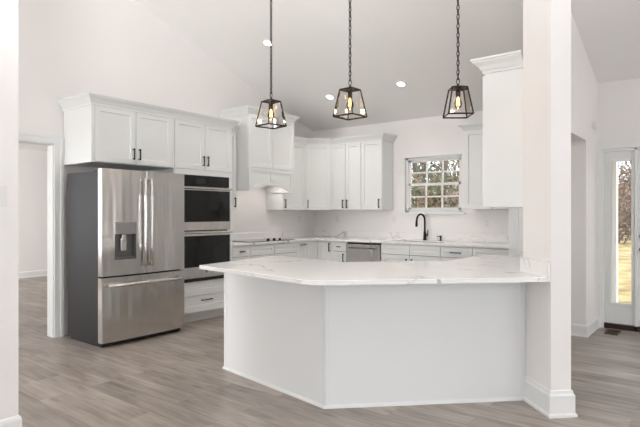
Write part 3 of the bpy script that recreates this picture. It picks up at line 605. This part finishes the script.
# ------------------------------------------------------------ pendants
def pendant(loc, rz, label):
    x, y, zb = loc; zt = zb+.20; zceil = zc(y)
    r = thing('pendant_light', label, 'light', loc, 0, 'three lantern pendants above the island')
    T = Matrix.Rotation(rz, 4, 'Z'); hb, ht, h = .089, .055, .20
    cb = [(-hb,-hb,0),(hb,-hb,0),(hb,hb,0),(-hb,hb,0)]; ct = [(-ht,-ht,h),(ht,-ht,h),(ht,ht,h),(-ht,ht,h)]
    def rod(mb, a, b, w_=.0045):
        a, b = Vector(a), Vector(b); mb.tube([a, b], w_*1.3, 4)
    o = MB(); o.T = T
    for k in range(4): rod(o, cb[k], cb[(k+1)%4]); rod(o, ct[k], ct[(k+1)%4]); rod(o, cb[k], ct[k])
    for k in range(4): rod(o, ct[k], (0, 0, h+.018), .004)
    o.add([(-ht,-ht,h),(ht,-ht,h),(ht,ht,h),(-ht,ht,h),(0,0,h+.02)], [(0,1,4),(1,2,4),(2,3,4),(3,0,4)])
    fr = o.build('lantern_frame', M['bronze'], r)
    g = MB(); g.T = T; e = .003
    for k in range(4):
        a, b, c, d = cb[k], cb[(k+1)%4], ct[(k+1)%4], ct[k]; g.add([a, b, c, d], [(0,1,2,3)])
    g.build('glass_pane', M['lantern_glass'], fr)
    MB().lathe([(0, .20), (.006, .20), (.006, .185), (.017, .18), (.017, .14), (.0, .14)], n=14).build('socket', M['bronze'], r, 0, True)
    bl = MB().lathe([(.012, .142), (.014, .13), (.026, .10), (.028, .085), (.024, .065), (.012, .052), (0, .048)], n=16).build('bulb', M['bulb_glass'], r, 0, True)
    o = MB()
    for k in range(5):
        a = 2*math.pi*k/5; o.tube([(.004*math.cos(a), .004*math.sin(a), .135), (.011*math.cos(a), .011*math.sin(a), .115), (.011*math.cos(a+.5), .011*math.sin(a+.5), .075)], .0012, 5)
    o.build('filament', M['filament'], bl)
    # stem loop, chain, canopy
    o = MB(); n = 14; o.lathe([(0, .215), (.008, .215), (.008, .232), (0, .232)], n=10)
    o.tube([(.011*math.cos(2*math.pi*k/n), 0, .252+.024*math.sin(2*math.pi*k/n)) for k in range(n)], .0035, 6, closed=True); o.build('hanging_loop', M['bronze'], r, 0, True)
    o = MB(); z = .285; k = 0; top_ = zceil-zb-.03
    while z < top_:
        ax = (1, 0) if k % 2 else (0, 1)
        o.tube([(ax[0]*.010*math.cos(2*math.pi*i/10), ax[1]*.010*math.cos(2*math.pi*i/10), z+.022*math.sin(2*math.pi*i/10)) for i in range(10)], .0030, 5, closed=True)
        z += .034; k += 1
    ch = o.build('chain', M['bronze'], r)
    MB().tube([(0.003, 0, .26), (-.002, .002, top_*.5), (0, 0, top_+.02)], .0018, 5).build('cord', M['bronze'], r)
    o = MB(); o.T = Matrix.Translation((0, 0, zceil-zb)) @ Matrix.Rotation(math.atan(-SL), 4, 'X'); o.lathe([(0, -.05), (.012, -.045), (.03, -.03), (.062, -.018), (.064, 0), (0, 0)], n=24); o.build('canopy', M['bronze'], r, 0, True)
    pl = bpy.data.lights.new('bulb_glow', 'POINT'); pl.energy = .8; pl.color = (1, .72, .42); pl.shadow_soft_size = .02
    lo = bpy.data.objects.new('bulb_glow', pl); C.objects.link(lo); lo.parent = r; lo.location = (0, 0, .035)
    return r
pendant((-2.905, 3.06, 2.01), R(80), 'leftmost of the three bronze lantern pendants, hanging by a chain')
pendant((-2.194, 3.16, 2.02), R(87), 'middle one of the three bronze lantern pendants, hanging by a chain')
pendant((-1.546, 3.617, 2.02), R(37), 'rightmost of the three bronze lantern pendants, beside the column')
# ------------------------------------------------------------ recessed ceiling lights
def can(x, y, label, en=9):
    r = thing('recessed_light', label, 'light', (x, y, zc(y)), 0, 'recessed lights in the sloped ceiling'); T = Matrix.Rotation(math.atan(-SL), 4, 'X')
    o = MB(); o.T = T; o.lathe([(.052, 0), (.052, -.004), (.078, -.006), (.08, 0)], n=28); o.build('trim_ring', M['trim'], r)
    o = MB(); o.T = T; o.lathe([(.0, -.003), (.052, -.003), (.052, -.001), (0, -.001)], n=28); o.build('lens', M['can_lens'], r)
    l = bpy.data.lights.new('downlight', 'SPOT'); l.energy = en*2.5; l.spot_size = R(130); l.spot_blend = 1; l.color = (1, .93, .86); l.shadow_soft_size = .06
    lo = bpy.data.objects.new('downlight', l); C.objects.link(lo); lo.parent = r; lo.location = (0, -.01, -.03)
can(-4.502, 4.687, 'highest and leftmost recessed ceiling light, beside the left pendant chain')
can(-4.522, 6.003, 'recessed ceiling light low above the corner cabinets, left of the middle lantern')
can(-3.346, 5.990, 'recessed ceiling light glowing between the middle and right lanterns')
# ------------------------------------------------------------ small wall things
def plate(loc, rz, label, kind, group=None, wd=.07, ht=.115):
    r = thing('light_switch' if kind == 'switch' else 'power_outlet', label, 'switch' if kind == 'switch' else 'outlet', loc, rz, group)
    MB().box(-wd/2, wd/2, -.006, 0, -ht/2, ht/2).build('cover_plate', M['plastic'], r, .002)
    if kind == 'switch': MB().box(-.016, .016, -.0085, -.006, -.033, .033).build('rocker', M['plastic'], r, .001)
    else:
        for s in (-1, 1): 
            s_ = MB().box(-.016, .016, -.0075, -.006, s*.022-.013, s*.022+.013).build('socket_face', M['plastic'], r, .001)
            MB().box(-.008, -.005, -.0078, -.0075, s*.022-.004, s*.022+.006).box(.005, .008, -.0078, -.0075, s*.022-.004, s*.022+.006).build('slots', M['darkgap'], s_)
plate((-3.231, 1.184, 1.40), R(90), 'white light switch on the wall end at the left edge', 'switch')
G2 = 'white outlets on the backsplash wall'
plate((W, 6.52, 1.21), R(90), 'white outlet on the cooktop wall near the corner', 'outlet', G2)
plate((-5.04, B, 1.21), 0, 'white outlet on the sink wall under the two-door cabinet', 'outlet', G2)
plate((-3.97, B, 1.21), 0, 'white outlet on the sink wall just left of the window', 'outlet', G2)
plate((-2.53, B, 1.17), 0, 'white outlet on the sink wall right of the window', 'outlet', G2)
# door chime box high on the entry side wall
r = thing('door_chime', 'small white chime box high on the side wall by the front door', 'chime', (-1.15, 6.36, 2.27), R(90))
MB().box(-.06, .06, -.04, 0, -.04, .04).build('housing', M['plastic'], r, .006); MB().box(-.045, .045, -.042, -.04, -.025, .025).build('grille', M['trim'], r)
# floor register in front of the sidelight
r = thing('floor_vent', 'brown metal floor vent set in the planks before the sidelight', 'vent', (-.965, 6.42, 0), R(90))
MB().box(-.13, .13, -.065, -.05, 0, .006).box(-.13, .13, .05, .065, 0, .006).box(-.13, -.115, -.05, .05, 0, .006).box(.115, .13, -.05, .05, 0, .006).build('rim', M['vent'], r)
o = MB()
for k in range(12): o.box(-.108+k*.0185, -.098+k*.0185, -.05, .05, .0, .004)
o.build('slats', M['vent'], r); MB().box(-.115, .115, -.05, .05, .0, .001).build('duct', M['darkgap'], r)

# ------------------------------------------------------------ outdoors
random.seed(7)
def gz(x, y):
    h = -.35
    dx, dy = (x+17)/8, (y-34)/11; h += 2.4*math.exp(-(dx*dx+dy*dy)); return h+.12*math.sin(x*.7)*math.cos(y*.5)
nx, ny = 50, 44; vs = []; fs = []
for j in range(ny+1):
    for i in range(nx+1):
        x = -50+80*i/nx; y = B+.3+65*j/ny; vs.append((x, y, gz(x, y)))
for j in range(ny):
    for i in range(nx): a = j*(nx+1)+i; fs.append((a, a+1, a+nx+2, a+nx+1))
struct('ground', MB().add(vs, fs), M['lawn'])
def tree_mesh(seed, H, spread, green):
    rnd = random.Random(seed); tr = MB(); tips = []
    def grow(p, d, ln, rad, lev):
        pts = [p]; rs = [rad]; 
        for k in range(4):
            d = (d+Vector((rnd.uniform(-.12,.12), rnd.uniform(-.12,.12), rnd.uniform(-.04,.08)))).normalized(); p = p+d*ln/4; pts.append(p); rs.append(rad*(1-.17*(k+1)))
        tr.tube(pts, rs, 6 if lev < 2 else 4)
        if lev >= 1: tips.extend(pts[1:])
        if lev < 3:
            for k in range(4 if lev else 9):
                q = pts[rnd.randint(2 if lev == 0 else 1, 4)] if lev else pts[1].lerp(pts[4], rnd.random())
                a = rnd.uniform(0, 2*math.pi); dd = (d*(.5 if lev else .35)+Vector((math.cos(a), math.sin(a), rnd.uniform(.1,.6)))*spread).normalized()
                grow(q, dd, ln*rnd.uniform(.32,.5), rs[-1]*.45+.008, lev+1)
    grow(Vector((0,0,-.2)), Vector((0,0,1)), H, H*.016+.03, 0)
    lf = MB(); 
    for k in range(3600 if green else 2000):
        c = rnd.choice(tips)+Vector((rnd.gauss(0,.3), rnd.gauss(0,.3), rnd.gauss(0,.25))); s = rnd.uniform(.05,.13)*(1.25 if green else 1)
        a = Vector((rnd.gauss(0,1), rnd.gauss(0,1), rnd.gauss(0,1))).normalized(); b = a.cross(Vector((rnd.gauss(0,1), rnd.gauss(0,1), rnd.gauss(0,1)))).normalized()
        lf.add([c-a*s, c+b*s*.5, c+a*s, c-b*s*.5], [(0,1,2,3)])
    return tr, lf
def make_tree(seed, H, spread, green):
    tr, lf = tree_mesh(seed, H, spread, green); r = thing('evergreen_tree' if green else 'woodland_tree', '', 'tree')
    tr.build('trunk', M['bark'], r); l = lf.build('foliage', M['leaf_green' if green else 'leaf_brown'], r); l['kind'] = 'stuff'; return r
def make_bush(seed, H, Rr, green):
    rnd = random.Random(seed); tr = MB(); lf = MB(); tips = []
    for k in range(16):
        a = rnd.uniform(0, 2*math.pi); q = rnd.random()**.5*Rr; top_ = Vector((math.cos(a)*q, math.sin(a)*q, H*rnd.uniform(.5, 1)))
        p0 = Vector((math.cos(a)*q*.25, math.sin(a)*q*.25, -.15)); pts = [p0.lerp(top_, t/5)+Vector((rnd.gauss(0,.07), rnd.gauss(0,.07), 0)) for t in range(6)]
        tr.tube(pts, [.045, .04, .033, .026, .018, .01], 5); tips += [pts[i].lerp(pts[i+1], rnd.random()) for i in range(1, 5) for _ in range(3)]
        for j in range(5):
            b0 = pts[rnd.randint(1, 4)]; b1 = b0+Vector((rnd.gauss(0,.5), rnd.gauss(0,.5), rnd.uniform(.1,.6))); tr.tube([b0, b0.lerp(b1, .5)+Vector((0,0,.05)), b1], [.016, .011, .006], 4); tips += [b0.lerp(b1, .6), b1]
    for k in range(1700 if green else 1000):
        c = rnd.choice(tips)+Vector((rnd.gauss(0,.22), rnd.gauss(0,.22), rnd.gauss(0,.2))); c.z = max(c.z, .02); z_ = rnd.uniform(.04, .10)
        a = Vector((rnd.gauss(0,1), rnd.gauss(0,1), rnd.gauss(0,1))).normalized(); b = a.cross(Vector((rnd.gauss(0,1), rnd.gauss(0,1), rnd.gauss(0,1)))).normalized()
        lf.add([c-a*z_, c+b*z_*.5, c+a*z_, c-b*z_*.5], [(0,1,2,3)])
    r = thing('evergreen_shrub' if green else 'woodland_shrub', '', 'shrub'); tr.build('stem', M['bark'], r); l = lf.build('foliage', M['leaf_green' if green else 'leaf_brown'], r); l['kind'] = 'stuff'; return r
protos = [make_tree(1, 9, 1, False), make_tree(2, 11, .8, False), make_tree(3, 7, 1.1, True), make_bush(5, 3.6, 1.5, False), make_bush(6, 3.2, 1.3, True)]
spots = [(0,-10.0,19.5,1),(1,-8.2,22,1),(2,-8.9,14.4,.8),(4,-7.0,14.0,1.0),(3,-6.0,13.2,.9),(3,-7.8,17.0,1.1),(4,-8.6,19.2,1.1),(3,-10.2,22.5,1.3),(4,-12.6,25.5,1.3),(3,-11.0,28,1.5),
         (0,-14.0,27,1),(1,-15.5,33,1.1),(3,-13.5,31,1.5),(2,-10.8,17.8,.9),(4,-6.3,16.8,1.0),
         (0,-4.6,31,1.0),(1,-5.9,35,1.1),(3,-3.3,34,1.2),(3,-7.4,37,1.3),(0,-3.9,38,1.2),(3,-5.3,39,1.4),(1,-7.0,42,1.2),(3,-6.6,45,1.6),(0,-5.0,47,1.3),(3,-3.0,43,1.5),(4,-8.3,46,1.3),(1,-9.2,50,1.3),(3,-4.4,52,1.7),(3,-4.3,29,.95),(3,-5.0,33,1.2),(3,-4.9,43,1.6),(3,-5.9,38,1.4),(3,-6.6,49,1.8),(3,-7.6,53,1.8)]
KN = ['straight brown-leaved woodland tree', 'slender tall brown-leaved woodland tree', 'green evergreen tree', 'leafy brown woodland shrub', 'dark green shrub']
used = [False]*5
for i, (k, x, y, s) in enumerate(spots):
    t = protos[k] if not used[k] else copy_tree(protos[k]); used[k] = True
    t.location = (x, y, gz(x, y)); t.rotation_euler = (0, 0, i*1.7); t.scale = (s, s, s)
    side = 'kitchen window' if i < 15 else 'sidelight by the front door'
    t['label'] = KN[k]+' in the woods seen through the '+side
    t['group'] = KN[k].split(' ', 1)[0]+' '+KN[k].split()[-1]+'s beyond the '+side
